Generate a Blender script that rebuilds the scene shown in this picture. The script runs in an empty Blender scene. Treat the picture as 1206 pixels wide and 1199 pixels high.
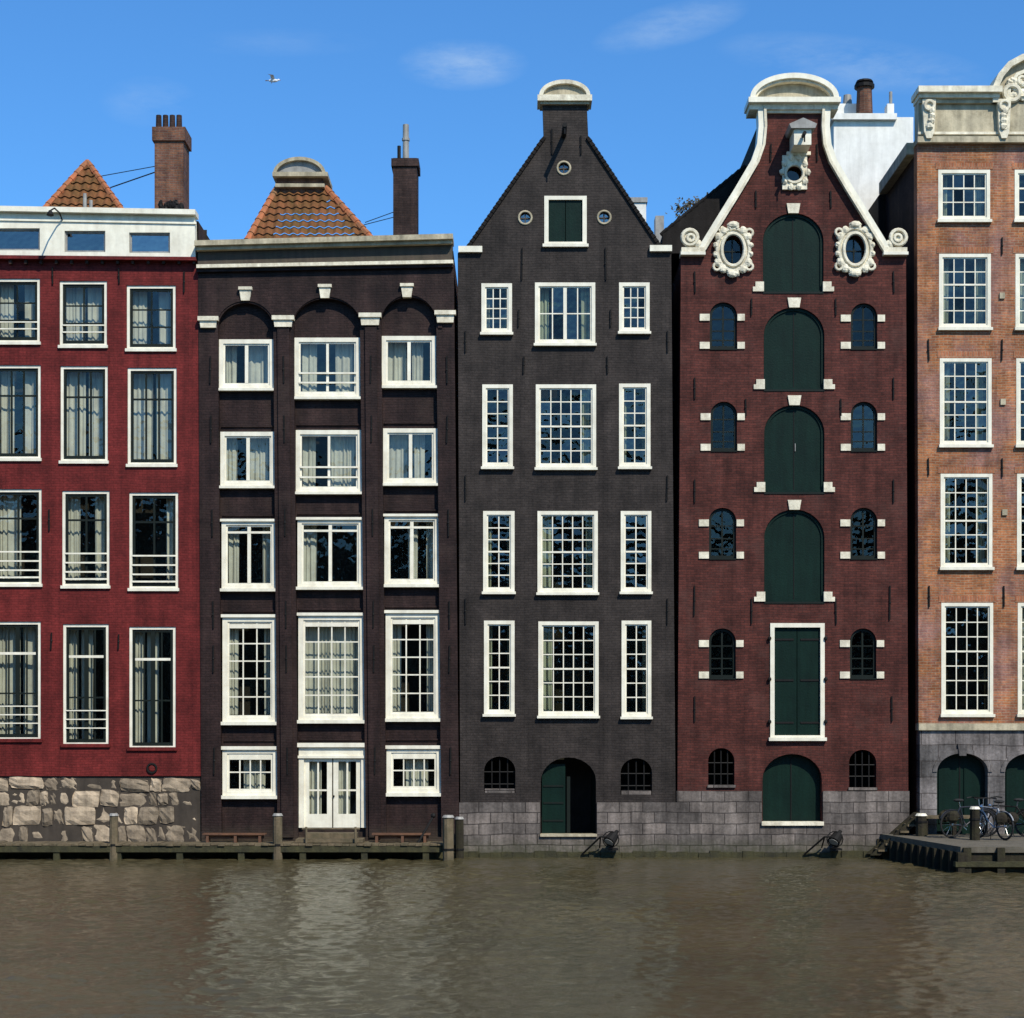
import bpy, bmesh, math, random
import numpy as np
from mathutils import Vector, Matrix
from mathutils.geometry import tessellate_polygon
random.seed(7)
S=0.0225; D=48.0; CZ=3.5; WZ=-0.1
def X(px): return (px-603)*S
def Z(py): return (1005-py)*S
def P(px,py,y):
    k=(D+y)/D
    return Vector((X(px)*k, y, CZ+(Z(py)-CZ)*k))
sc=bpy.context.scene
# ------------------------------------------------------------------ materials
M={}
def newmat(name):
    m=bpy.data.materials.new(name); m.use_nodes=True
    nt=m.node_tree
    for n in list(nt.nodes): nt.nodes.remove(n)
    M[name]=m
    return m,nt,nt.nodes,nt.links
def setp(b,**k):
    for kk,v in k.items(): b.inputs[kk.replace('_',' ')].default_value=v
def c4(c): return (c[0],c[1],c[2],1)
def mixc(N,L,a,b,f,mode='MIX'):
    n=N.new('ShaderNodeMix'); n.data_type='RGBA'; n.blend_type=mode
    for sock,v in ((n.inputs[6],a),(n.inputs[7],b),(n.inputs[0],f)):
        if hasattr(v,'is_output'): L.new(v,sock)
        else: sock.default_value = v if not isinstance(v,tuple) else c4(v)
    return n.outputs[2]
def ramp(N,L,src,p0,p1,v0=0.,v1=1.):
    n=N.new('ShaderNodeMapRange'); n.clamp=True
    L.new(src,n.inputs[0]); n.inputs[1].default_value=p0; n.inputs[2].default_value=p1
    n.inputs[3].default_value=v0; n.inputs[4].default_value=v1
    return n.outputs[0]
def math_(N,L,op,a,b=None,c=None):
    n=N.new('ShaderNodeMath'); n.operation=op
    for i,v in enumerate((a,b,c)):
        if v is None: continue
        if hasattr(v,'is_output'): L.new(v,n.inputs[i])
        else: n.inputs[i].default_value=v
    return n.outputs[0]
def uvz(N,L):
    tc=N.new('ShaderNodeTexCoord'); s=N.new('ShaderNodeSeparateXYZ'); L.new(tc.outputs['Object'],s.inputs[0])
    a=N.new('ShaderNodeMath'); a.operation='ADD'; L.new(s.outputs[0],a.inputs[0]); L.new(s.outputs[1],a.inputs[1])
    c=N.new('ShaderNodeCombineXYZ'); L.new(a.outputs[0],c.inputs[0]); L.new(s.outputs[2],c.inputs[1])
    return tc,c.outputs[0],s
def noise(N,L,vec,scale,detail=3,rough=.6,sc3=None):
    if sc3:
        mp=N.new('ShaderNodeMapping'); mp.inputs['Scale'].default_value=sc3; L.new(vec,mp.inputs[0]); vec=mp.outputs[0]
    n=N.new('ShaderNodeTexNoise'); n.inputs['Scale'].default_value=scale; n.inputs['Detail'].default_value=detail
    n.inputs['Roughness'].default_value=rough; L.new(vec,n.inputs['Vector']); return n.outputs['Fac']
def brickmat(name,c1,c2,mortar,bw=.22,rh=.068,ms=.008,stain=.35,streak=.3,rough=.85,bump=.4,patch=None,moss=None,soft=.15,fade=None,pmix=.55,spec=.15):
    m,nt,N,L=newmat(name)
    out=N.new('ShaderNodeOutputMaterial'); b=N.new('ShaderNodeBsdfPrincipled'); L.new(b.outputs[0],out.inputs[0])
    tc,v,s=uvz(N,L)
    nz=noise(N,L,v,.6,2)
    w=N.new('ShaderNodeVectorMath'); w.operation='MULTIPLY_ADD'
    cb=N.new('ShaderNodeCombineXYZ'); L.new(nz,cb.inputs[1]); L.new(cb.outputs[0],w.inputs[0]); w.inputs[1].default_value=(0,.16,0); L.new(v,w.inputs[2])
    br=N.new('ShaderNodeTexBrick'); L.new(w.outputs[0],br.inputs['Vector'])
    br.inputs['Scale'].default_value=1; br.inputs['Brick Width'].default_value=bw; br.inputs['Row Height'].default_value=rh
    br.inputs['Mortar Size'].default_value=ms; br.inputs['Mortar Smooth'].default_value=soft
    br.inputs['Color1'].default_value=c4(c1); br.inputs['Color2'].default_value=c4(c2); br.inputs['Mortar'].default_value=c4(mortar)
    col=br.outputs['Color']
    if patch:
        pf=ramp(N,L,noise(N,L,v,.45,4,.65),.46,.62)
        hs=mixc(N,L,col,patch,pmix)
        col=mixc(N,L,col,hs,pf)
    n1=ramp(N,L,noise(N,L,v,1.1,6,.72),.34,.66,1-stain,1+stain*.9)
    n2=ramp(N,L,noise(N,L,v,1.0,4,.65,(3.2,.28,1)),.34,.66,1-streak,1+streak*.7)
    n3=ramp(N,L,noise(N,L,v,14,3,.7),.25,.75,.72,1.32)
    mu=math_(N,L,'MULTIPLY',math_(N,L,'MULTIPLY',n1,n2),n3)
    vm=N.new('ShaderNodeVectorMath'); vm.operation='SCALE'; L.new(col,vm.inputs[0]); L.new(mu,vm.inputs['Scale'])
    col=vm.outputs[0]
    if fade:
        pf=ramp(N,L,noise(N,L,v,.7,6,.75),.52,.70,0,.6)
        col=mixc(N,L,col,fade,pf)
    if moss:
        zz=ramp(N,L,s.outputs[2],moss[1],moss[2],1,0)
        col=mixc(N,L,col,moss[0],math_(N,L,'MULTIPLY',zz,ramp(N,L,noise(N,L,v,5,4),.3,.6,.3,1)))
    L.new(col,b.inputs['Base Color']); setp(b,Roughness=rough); b.inputs['Specular IOR Level'].default_value=spec
    bp=N.new('ShaderNodeBump'); bp.inputs['Strength'].default_value=bump; bp.inputs['Distance'].default_value=.012
    inv=math_(N,L,'MULTIPLY_ADD',br.outputs['Fac'],-1,n3)
    L.new(inv,bp.inputs['Height']); L.new(bp.outputs[0],b.inputs['Normal'])
    return m
def plain(name,c,c2=None,rough=.6,scale=3,stain=.15,bump=.1,metal=0,island=0,bscale=20,planks=False,spec=.35):
    m,nt,N,L=newmat(name)
    out=N.new('ShaderNodeOutputMaterial'); b=N.new('ShaderNodeBsdfPrincipled'); L.new(b.outputs[0],out.inputs[0])
    tc,v,s=uvz(N,L); ov=tc.outputs['Object']
    col=mixc(N,L,c,c2 or tuple(x*.6 for x in c),ramp(N,L,noise(N,L,ov,scale,6,.7),.4,.75,0,1 if c2 else .8*stain*4))
    n2=ramp(N,L,noise(N,L,v,1.0,4,.65,(5,.5,1)),.3,.72,1-stain,1+stain*.4)
    if island:
        g=N.new('ShaderNodeNewGeometry'); r=ramp(N,L,g.outputs['Random Per Island'],0,1,1-island,1+island)
        n2=math_(N,L,'MULTIPLY',n2,r)
    vm=N.new('ShaderNodeVectorMath'); vm.operation='SCALE'; L.new(col,vm.inputs[0]); L.new(n2,vm.inputs['Scale'])
    L.new(vm.outputs[0],b.inputs['Base Color']); setp(b,Roughness=rough,Metallic=metal); b.inputs['Specular IOR Level'].default_value=spec
    bp=N.new('ShaderNodeBump'); bp.inputs['Strength'].default_value=bump; bp.inputs['Distance'].default_value=.02
    h=noise(N,L,ov,bscale,4)
    if planks:
        wv=N.new('ShaderNodeTexWave'); wv.inputs['Scale'].default_value=planks; wv.bands_direction='X'; wv.wave_profile='SAW'; L.new(v,wv.inputs[0])
        h=math_(N,L,'ADD',h,wv.outputs['Fac'])
    L.new(h,bp.inputs['Height']); L.new(bp.outputs[0],b.inputs['Normal'])
    return m
def glassmat(name,refl,tint,bump=.06):
    m,nt,N,L=newmat(name)
    out=N.new('ShaderNodeOutputMaterial'); mx=N.new('ShaderNodeMixShader')
    t=N.new('ShaderNodeBsdfTransparent'); t.inputs[0].default_value=c4(tint)
    g=N.new('ShaderNodeBsdfGlossy'); g.inputs['Roughness'].default_value=.03; g.inputs[0].default_value=(1,.96,.88,1)
    tc=N.new('ShaderNodeTexCoord'); ge=N.new('ShaderNodeNewGeometry')
    f=noise(N,L,tc.outputs['Object'],2.2,2)
    bp=N.new('ShaderNodeBump'); bp.inputs['Strength'].default_value=bump; bp.inputs['Distance'].default_value=.3
    L.new(f,bp.inputs['Height']); L.new(bp.outputs[0],g.inputs['Normal'])
    r=ramp(N,L,ge.outputs['Random Per Island'],0,1,refl*.45,refl*1.7)
    L.new(r,mx.inputs[0]); L.new(t.outputs[0],mx.inputs[1]); L.new(g.outputs[0],mx.inputs[2]); L.new(mx.outputs[0],out.inputs[0])
    return m
brickmat('red_paint_brick',(.138,.0175,.0155),(.112,.0145,.013),(.092,.012,.010),stain=.34,streak=.30,bump=.4,rough=.65)
brickmat('brown_paint_brick',(.0285,.0155,.0135),(.0215,.012,.0105),(.0165,.0095,.0085),stain=.42,streak=.40,bump=.45,rough=.6,moss=((.07,.06,.04),-.2,.8),fade=(.043,.028,.022))
brickmat('black_paint_brick',(.036,.0285,.0245),(.028,.0225,.0195),(.021,.017,.015),stain=.38,streak=.32,bump=.45,rough=.65,fade=(.050,.040,.034))
brickmat('warehouse_brick',(.094,.026,.019),(.060,.0175,.0135),(.046,.019,.0155),stain=.36,streak=.32,bump=.45,rough=.75,fade=(.085,.040,.032))
brickmat('orange_brick',(.37,.140,.055),(.23,.080,.034),(.28,.18,.11),stain=.34,streak=.28,patch=(.19,.12,.13),ms=.010,pmix=.5)
brickmat('rubbed_brick',(.36,.14,.068),(.28,.10,.05),(.28,.2,.13),bw=.07,rh=.25,ms=.006,stain=.2)
brickmat('dark_side_brick',(.06,.035,.028),(.045,.025,.02),(.03,.022,.018))
brickmat('chimney_brick',(.17,.075,.042),(.10,.045,.033),(.12,.09,.07),streak=.4)
brickmat('dark_chimney_brick',(.05,.03,.025),(.035,.022,.02),(.03,.022,.02),streak=.4)
brickmat('grey_ashlar',(.165,.138,.120),(.095,.082,.073),(.045,.038,.034),bw=.62,rh=.29,ms=.014,stain=.45,streak=.45,moss=((.045,.05,.022),-.15,.45))
brickmat('blue_ashlar',(.17,.150,.140),(.10,.092,.087),(.07,.06,.055),bw=.9,rh=.42,ms=.014,stain=.48,streak=.48)
plain('white_paint',(.83,.785,.63),(.64,.585,.45),rough=.4,scale=2.2,stain=.15,bump=.05)
plain('cream_stone',(.82,.75,.57),(.46,.40,.28),rough=.7,scale=4,stain=.3,bump=.4)
plain('aged_cream',(.50,.43,.29),(.22,.19,.12),rough=.7,scale=2.5,stain=.4,bump=.4)
plain('grey_wood_trim',(.07,.050,.034),(.048,.045,.026),rough=.7,scale=2,stain=.4,bump=.3)
plain('dark_sash',(.010,.014,.011),rough=.5,stain=.1,bump=.05,spec=.15)
plain('green_paint',(.0045,.0180,.0125),(.0032,.012,.009),rough=.5,scale=1.5,stain=.3,bump=.25,planks=1.6,spec=.12)
plain('curtain',(.60,.58,.51),(.42,.40,.36),rough=.9,scale=2,stain=.1,bump=.05)
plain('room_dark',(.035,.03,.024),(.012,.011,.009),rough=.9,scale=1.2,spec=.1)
plain('iron',(.012,.011,.010),rough=.6,stain=.1,spec=.15)
plain('stone_rubble',(.38,.295,.20),(.15,.115,.08),rough=.9,scale=3,stain=.35,bump=1,island=.5,bscale=9)
plain('mortar_dark',(.06,.047,.035),rough=.95,stain=.3)
plain('roof_tile_orange',(.42,.13,.05),(.16,.11,.05),rough=.8,scale=3,stain=.3,bump=.3)
plain('roof_tile_moss',(.20,.08,.034),(.07,.058,.02),rough=.9,scale=2.2,stain=.3,bump=.3,spec=.1)
plain('slate_dark',(.014,.012,.011),(.024,.021,.019),rough=.8,scale=3,stain=.3,bump=.4,planks=.8,spec=.12)
plain('lead_grey',(.33,.32,.29),(.20,.19,.17),rough=.5,scale=5,stain=.3)
plain('old_wood',(.16,.12,.07),(.06,.055,.028),rough=.85,scale=4,stain=.45,bump=.6)
plain('bench_wood',(.15,.07,.035),(.08,.04,.025),rough=.7,scale=4,stain=.3)
plain('moss_edge',(.055,.050,.020),(.022,.021,.013),rough=.9,scale=3,stain=.4,bump=.8)
plain('dark_timber',(.028,.023,.017),(.045,.042,.020),rough=.9,scale=3,stain=.4,bump=.8,spec=.15)
plain('quay_paving',(.13,.113,.085),(.08,.072,.052),rough=.9,scale=3,stain=.3,bump=.4)
plain('ground_paving',(.14,.13,.12),(.10,.095,.09),rough=.9,scale=.5,stain=.2)
plain('chrome',(.5,.5,.5),rough=.3,metal=1,stain=.1)
plain('rubber',(.015,.015,.015),rough=.8)
plain('bike_paint',(.02,.022,.03),rough=.4)
plain('silver_paint',(.35,.36,.37),rough=.4)
plain('bark',(.06,.045,.03),rough=.9,bump=.6)
plain('leaf',(.05,.048,.018),(.085,.055,.022),rough=.7,island=.4,scale=1)
plain('feather',(.75,.75,.75),(.35,.35,.36),rough=.8,scale=6)
plain('render_white',(.82,.80,.73),(.62,.60,.53),rough=.8,scale=1.5,stain=.14)
glassmat('window_glass',.045,(.80,.83,.77))
glassmat('window_glass_old',.060,(.62,.68,.58),.14)
glassmat('attic_glass',.20,(.45,.52,.50))
glassmat('dark_glass',.045,(.35,.42,.38))
# ------------------------------------------------------------------ builder
class MB:
    def __init__(s): s.v=[]; s.f=[]; s.m=[]; s.names=[]
    def mi(s,n):
        if n not in s.names: s.names.append(n)
        return s.names.index(n)
    def add(s,vs,fs,mat):
        o=len(s.v); s.v+= [tuple(v) for v in vs]; k=s.mi(mat)
        for f in fs: s.f.append([i+o for i in f]); s.m.append(k)
    def box(s,x0,x1,y0,y1,z0,z1,mat):
        if x0>x1:x0,x1=x1,x0
        if z0>z1:z0,z1=z1,z0
        s.add([(x0,y0,z0),(x1,y0,z0),(x1,y1,z0),(x0,y1,z0),(x0,y0,z1),(x1,y0,z1),(x1,y1,z1),(x0,y1,z1)],
              [(0,1,5,4),(1,2,6,5),(2,3,7,6),(3,0,4,7),(4,5,6,7),(3,2,1,0)],mat)
    def pbox(s,px0,py0,px1,py1,y0,y1,mat): s.box(X(px0),X(px1),y0,y1,Z(py1),Z(py0),mat)
    def qbox(s,pts,y0,y1,mat): s.prism([(X(a),Z(b)) for a,b in pts],[],y0,y1,mat)
    def prism(s,outer,holes,y0,y1,mat,side=None,back=True,off=None):
        loops=[[Vector((a,b,0)) for a,b in outer]]+[[Vector((a,b,0)) for a,b in h] for h in holes]
        flat=[p for l in loops for p in l]
        tris=tessellate_polygon(loops)
        n=len(flat)
        vs=[(p.x,y0,p.y) for p in flat]+[(p.x,y1,p.y) for p in flat]
        s.add(vs,[tuple(t) for t in tris],mat)
        if back: s.add(vs,[tuple(i+n for i in t) for t in tris],mat)
        fs=[];o=0
        for l in loops:
            k=len(l)
            for i in range(k):
                a=o+i;b=o+(i+1)%k
                fs.append((a,b,b+n,a+n))
            o+=k
        s.add(vs,fs,side or mat)
    def quad(s,a,b,c,d,mat): s.add([a,b,c,d],[(0,1,2,3)],mat)
    def tube(s,p0,p1,r0,r1=None,mat='iron',n=8,caps=True):
        p0=Vector(p0);p1=Vector(p1); r1=r0 if r1 is None else r1
        d=(p1-p0).normalized(); u=d.orthogonal().normalized(); w=d.cross(u)
        vs=[]
        for p,r in ((p0,r0),(p1,r1)):
            for i in range(n):
                a=2*math.pi*i/n; vs.append(p+u*math.cos(a)*r+w*math.sin(a)*r)
        fs=[(i,(i+1)%n,n+(i+1)%n,n+i) for i in range(n)]
        if caps: fs+= [tuple(range(n)),tuple(range(n,2*n))]
        s.add(vs,fs,mat)
    def path(s,pts,r,mat,n=6):
        for a,b in zip(pts[:-1],pts[1:]): s.tube(a,b,r,r,mat,n)
    def blob(s,c,rx,ry,rz,mat,nu=8,nv=6,jit=0):
        vs=[];fs=[]
        for j in range(nv+1):
            t=math.pi*j/nv
            for i in range(nu):
                a=2*math.pi*i/nu; k=1+random.uniform(-jit,jit)
                vs.append((c[0]+rx*k*math.sin(t)*math.cos(a),c[1]+ry*k*math.sin(t)*math.sin(a),c[2]+rz*k*math.cos(t)))
        for j in range(nv):
            for i in range(nu):
                fs.append((j*nu+i,j*nu+(i+1)%nu,(j+1)*nu+(i+1)%nu,(j+1)*nu+i))
        s.add(vs,fs,mat)
    def ring(s,cx,cz,y,R,r,mat,rz=None,a0=0,a1=2*math.pi,n=24,m=6,axis=None):
        rz=rz or R; vs=[];fs=[]; full=abs(a1-a0-2*math.pi)<1e-4
        N=n if full else n+1
        ax=axis or Vector((1,0,0))
        for i in range(N):
            a=a0+(a1-a0)*i/n
            for j in range(m):
                b=2*math.pi*j/m
                h=(R+r*math.cos(b))*math.cos(a); v=(rz+r*math.cos(b))*math.sin(a)
                p=Vector((cx,y,cz))+ax*h+Vector((0,0,1))*v+Vector((-ax.y,ax.x,0))*r*math.sin(b)
                vs.append(p)
        for i in range(n):
            for j in range(m):
                a=i*m+j;b=i*m+(j+1)%m;c=((i+1)%N)*m+(j+1)%m;d=((i+1)%N)*m+j
                fs.append((a,b,c,d))
        s.add(vs,fs,mat)
    def obj(s,name,parent=None,smooth=False):
        me=bpy.data.meshes.new(name); me.from_pydata(s.v,[],s.f)
        for n in s.names: me.materials.append(M[n])
        me.polygons.foreach_set('material_index',s.m)
        bm=bmesh.new(); bm.from_mesh(me); bmesh.ops.recalc_face_normals(bm,faces=bm.faces); bm.to_mesh(me); bm.free()
        if smooth: me.polygons.foreach_set('use_smooth',[True]*len(me.polygons))
        me.update()
        o=bpy.data.objects.new(name,me); sc.collection.objects.link(o)
        if parent: o.parent=parent
        return o
def empty(name,loc=(0,0,0)):
    e=bpy.data.objects.new(name,None); sc.collection.objects.link(e); e.empty_display_size=.5; return e
def rect(x0,y0,x1,y1,i=0): 
    x0+=i;x1-=i;y0+=i;y1-=i
    return [(X(x0),Z(y1)),(X(x1),Z(y1)),(X(x1),Z(y0)),(X(x0),Z(y0))]
def archp(x0,x1,yt,yb,rise,n=14,x0b=None,x1b=None):
    pts=[(x0b if x0b else x0,yb),(x1b if x1b else x1,yb)]
    cx=(x0+x1)/2;rx=(x1-x0)/2
    for i in range(n+1):
        a=math.pi*i/n
        pts.append((cx+rx*math.cos(a),yt+rise-rise*math.sin(a)))
    return pts
def arch(*a,**k): return [(X(p),Z(q)) for p,q in archp(*a,**k)]
def band(mb,cx,yb,rx,ry,t,y0,y1,mat,a0=0,a1=math.pi,n=20):
    o=[];i=[]
    for k in range(n+1):
        a=a0+(a1-a0)*k/n
        o.append((X(cx+rx*math.cos(a)),Z(yb-ry*math.sin(a))))
        i.append((X(cx+(rx-t)*math.cos(a)),Z(yb-(ry-t)*math.sin(a))))
    for k in range(n):
        mb.prism([o[k],o[k+1],i[k+1],i[k]],[],y0,y1,mat)
def ribbon(mb,pts,w,y0,y1,mat):
    L=[];R=[]
    for i,p in enumerate(pts):
        a=pts[max(0,i-1)];b=pts[min(len(pts)-1,i+1)]
        d=Vector((b[0]-a[0],b[1]-a[1])).normalized(); n=Vector((-d.y,d.x))*w/2
        L.append((X(p[0]+n.x),Z(p[1]+n.y)));R.append((X(p[0]-n.x),Z(p[1]-n.y)))
    mb.prism(L+R[::-1],[],y0,y1,mat)
def curtain(mb,x0,x1,z0,z1,y,mat='curtain',amp=.035):
    w=abs(x1-x0); n=max(3,int(w/random.uniform(.09,.17))); k=6; tot=n*k
    ph=random.uniform(0,6); top=[];bot=[]
    for i in range(tot+1):
        t=i/tot; a=ph+t*n*2*math.pi+ 1.4*math.sin(t*7+ph)
        am=amp*(.6+.5*math.sin(t*11+ph*2))
        top.append((x0+(x1-x0)*t,y+am*math.sin(a),z1)); bot.append((x0+(x1-x0)*t+.012*math.sin(a*.5),y+am*1.2*math.sin(a+.2),z0))
    o=tot+1
    mb.add(top+bot,[(i,i+1,i+1+o,i+o) for i in range(tot)],mat)
def win(W,x0,y0,x1,y1,yf,fw=4,vs=(),hs=(),mw=1.2,fm='white_paint',sm=None,mm='white_paint',sw=2,extra=(),cur=(),sill=0,glass='window_glass',head=0,depth=.12,ctop=0,cbot=1):
    f0,f1=yf,yf+depth; e=.002
    W.pbox(x0,y0,x0+fw,y1,f0,f1,fm); W.pbox(x1-fw,y0,x1,y1,f0,f1,fm)
    W.pbox(x0+fw,y0,x1-fw,y0+fw,f0+e,f1-e,fm); W.pbox(x0+fw,y1-fw,x1-fw,y1,f0+e,f1-e,fm)
    if sill: W.pbox(x0-1.5,y1-1,x1+1.5,y1-1+sill,f0-.09,f1-.01,fm)
    if head: W.pbox(x0-1.5,y0-head,x1+1.5,y0+1,f0-.06,f1-.01,fm)
    a,b,c,d=x0+fw,y0+fw,x1-fw,y1-fw
    s0=f0+.035;s1=f0+.075
    sm=sm or fm
    W.pbox(a,b,a+sw,d,s0,s1,sm);W.pbox(c-sw,b,c,d,s0,s1,sm);W.pbox(a+sw,b,c-sw,b+sw,s0+e,s1-e,sm);W.pbox(a+sw,d-sw*1.3,c-sw,d,s0+e,s1-e,sm)
    ia,ib,ic,id_=a+sw,b+sw,c-sw,d-sw*1.3
    for t in vs:
        x=ia+(ic-ia)*t; W.pbox(x-mw/2,ib,x+mw/2,id_,s0+.008,s1-.008,mm)
    for t in hs:
        y=ib+(id_-ib)*t; W.pbox(ia,y-mw/2,ic,y+mw/2,s0+.011,s1-.011,mm)
    for (k,t,w,mt) in extra:
        if k=='v': x=ia+(ic-ia)*t; W.pbox(x-w/2,ib,x+w/2,id_,s0-.004,s1+.004,mt)
        elif k=='h': y=ib+(id_-ib)*t; W.pbox(ia,y-w/2,ic,y+w/2,s0-.008,s1+.003,mt)
        elif k=='r': y=ib+(id_-ib)*t; W.pbox(x0+fw,y-w/2,x1-fw,y+w/2,f0-.02,f0+.02,mt)
    gx=[0]+sorted(list(vs)+[t for (k,t,w,m) in extra if k=='v'])+[1]; gy=[0]+sorted(list(hs)+[t for (k,t,w,m) in extra if k=='h'])+[1]
    yg=(s0+s1)/2
    for i in range(len(gx)-1):
        for j in range(len(gy)-1):
            A=X(ia+(ic-ia)*gx[i]);B=X(ia+(ic-ia)*gx[i+1]);C=Z(ib+(id_-ib)*gy[j+1]);Dd=Z(ib+(id_-ib)*gy[j])
            r=[random.uniform(-.006,.006) for _ in range(3)]
            W.quad((A,yg+r[0],C),(B,yg+r[1],C),(B,yg+r[1]+r[2],Dd),(A,yg+r[0]+r[2],Dd),glass)
    for (p,q) in cur:
        curtain(W,X(a+(c-a)*p),X(a+(c-a)*q),Z(b+(d-b)*cbot),Z(b+(d-b)*ctop),yf+depth+random.uniform(.16,.26))
def shell(mb,outline,y0,y1,wall,roof,roofedges=()):
    pts=[(X(a),Z(b)) for a,b in outline]; n=len(pts)
    for i in range(n):
        a=pts[i];b=pts[(i+1)%n]
        mb.quad((a[0],y0,a[1]),(b[0],y0,b[1]),(b[0],y1,b[1]),(a[0],y1,a[1]),roof if i in roofedges else wall)
    v=[Vector((a,b,0)) for a,b in pts]
    mb.add([(a,y1,b) for a,b in pts],[tuple(t) for t in tessellate_polygon([v])],wall)
def tiles(mb,BL,BR,TL,TR,mat,tw=.24,th=.30):
    BL,BR,TL,TR=map(Vector,(BL,BR,TL,TR))
    U=(BR-BL).normalized(); n=U.cross((TL-BL)).normalized(); V=n.cross(U)
    if V.z<0: V=-V
    n=U.cross(V); 
    if n.z<0: n=-n
    H=(TL-BL).dot(V); us=[(p-BL).dot(U) for p in (BL,BR,TL,TR)]; u0,u1=min(us)-.1,max(us)+.1
    nu=int((u1-u0)/(tw/6)); rows=max(1,int(round(H/th)))
    bm=bmesh.new(); 
    for r in range(rows):
        prev=None
        for e,(vv,hh) in enumerate(((r*H/rows-.03 if r else 0,.05),((r+1)*H/rows,.0))):
            cur=[bm.verts.new(BL+U*(u0+(u1-u0)*i/nu)+V*vv+n*(hh+.03*math.sin(2*math.pi*(u0+(u1-u0)*i/nu)/tw))) for i in range(nu+1)]
            if prev:
                for i in range(nu): bm.faces.new((prev[i],prev[i+1],cur[i+1],cur[i]))
            prev=cur
    for a,b in ((BL,TL),(BR,TR)):
        d=(b-a).normalized(); pn=d.cross(n).normalized()
        inside=((BL+BR)/2+V*.01-a).dot(pn)
        if inside>0: pn=-pn
        bmesh.ops.bisect_plane(bm,geom=bm.verts[:]+bm.edges[:]+bm.faces[:],plane_co=a,plane_no=pn,clear_outer=True)
    bm.verts.index_update()
    mb.add([v.co.copy() for v in bm.verts],[tuple(v.index for v in f.verts) for f in bm.faces],mat); bm.free()
def ridge(mb,a,b,r,mat):
    a=Vector(a);b=Vector(b); L=(b-a).length; n=max(2,int(L/.28))
    for i in range(n):
        p=a.lerp(b,i/n);q=a.lerp(b,(i+1.08)/n); mb.tube(p,q,r*1.15,r*.9,mat,8)
def anchor(mb,px,py0,py1,y=-.03):
    mb.tube((X(px),y,Z(py0)),(X(px+random.uniform(-.8,.8)),y,Z(py1)),.022,.022,'iron',5)
    mb.blob((X(px),y,Z((py0+py1)/2)),.03,.03,.04,'iron')
DEP=12
# ================================================================== HOUSE A (red)
A=empty('canal_house')
W=MB(); T=MB(); G=MB()
rows=[ [(-8,328,47,404),(70,331,126,408),(149,336,207,412)],
       [(-8,430,48,541),(71,431,127,544),(150,433,208,548)],
       [(-8,576,49,689),(73,578,129,691),(152,580,210,694)],
       [(-8,732,48,872),(74,735,128,878),(152,738,207,882)]]
for r in rows: r.insert(0,tuple([r[0][0]-79,r[0][1]-3,r[0][2]-79,r[0][3]-3]))
holes=[]
for ri,r in enumerate(rows):
    for ci,(a,b,c,d) in enumerate(r):
        holes.append(rect(a,b,c,d))
        i=.25; wa=dict(fw=3.2,sm='dark_sash',mm='dark_sash',sw=3.2,cur=[(0,.47),(.53,1)])
        if random.random()<.4: wa['cur']=[(0,.35),(.6,1)]
        if ri==0: win(G,a+i,b+i,c-i,d-i,.03,vs=(.5,),hs=(.35,.68),mw=1.8,sill=3.5,extra=[('r',.72,1.4,'white_paint'),('r',.85,1.4,'white_paint')] if ci<3 else [],**wa)
        if ri==1: win(G,a+i,b+i,c-i,d-i,.03,hs=(.30,),vs=(.33,.67) ,mw=2.3,sill=3.5,**wa)
        if ri==2:
            wa['cur']=[(0,.5)] if ci==1 else ([(0,.85)] if ci==0 else ([(0,.3),(.65,1)] if ci==2 else [(.72,1)]))
            win(G,a+i,b+i,c-i,d-i,.03,hs=(.28,),vs=(.5,),mw=2.3,sill=3.5,extra=[('r',.68,1.8,'white_paint'),('r',.79,1.8,'white_paint'),('r',.90,1.8,'white_paint'),('r',.985,2,'white_paint')],**wa)
        if ri==3:
            wa['cur']=[(0,.22),(.3,.6)] if ci!=1 else [(0,.5),(.55,1)]
            win(G,a+i,b+i,c-i,d-i,.03,extra=[('h',.245,3,'white_paint'),('v',.5,5,'dark_sash')]+[('r',q,1.3,'white_paint') for q in ((.74,.82,.9) if ci<3 else ())],hs=(.62,),vs=(.25,.75),mw=1.9,**wa)
            G.pbox(a-2,d-2,c+2,d+2,-.06,.04,'red_paint_brick')
W.prism([(X(-150),Z(914)),(X(238),Z(914)),(X(234),Z(309)),(X(-150),Z(303))],holes,0,.35,'red_paint_brick')
ah=[(-88,268,-34,294),(-4,270,48,296),(77,273,125,298),(153,275,201,299)]
W.prism([(X(-150),Z(303)),(X(231),Z(306)),(X(230),Z(253)),(X(-150),Z(246))],[rect(*h) for h in ah],-.10,.2,'white_paint')
for h in ah: win(G,h[0]+.2,h[1]+.2,h[2]-.2,h[3]-.2,-.05,fw=1.2,sw=1,fm='lead_grey',glass='attic_glass',depth=.1)
T.qbox([(-150,243),(232,250),(232,256),(-150,249)],-.28,.25,'white_paint')
T.qbox([(-150,256),(232,263),(232,265.5),(-150,258.5)],-.14,-.05,'white_paint')
T.qbox([(-150,301.5),(232,305),(233,309),(-150,305.5)],-.22,-.003,'red_paint_brick')
for k in range(-150,230,18): T.pbox(k,305,k+3,312,-.14,-.004,'dark_side_brick')
anchors=[(58,600,625),(62,315,335),(140,316,334),(217,320,345),(61,745,765),(140,747,765)]
for a in anchors: anchor(T,*a)
T.ring(X(179),Z(905),-.02,.12,.03,'iron'); T.blob((X(179),-.01,Z(905)),.09,.03,.09,'red_paint_brick')
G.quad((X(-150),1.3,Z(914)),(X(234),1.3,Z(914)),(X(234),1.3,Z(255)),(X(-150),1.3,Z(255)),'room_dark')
shell(W,[(-150,1010),(236.5,1010),(232,258),(-150,250)],.2,DEP,'dark_side_brick','lead_grey',(2,))
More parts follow.
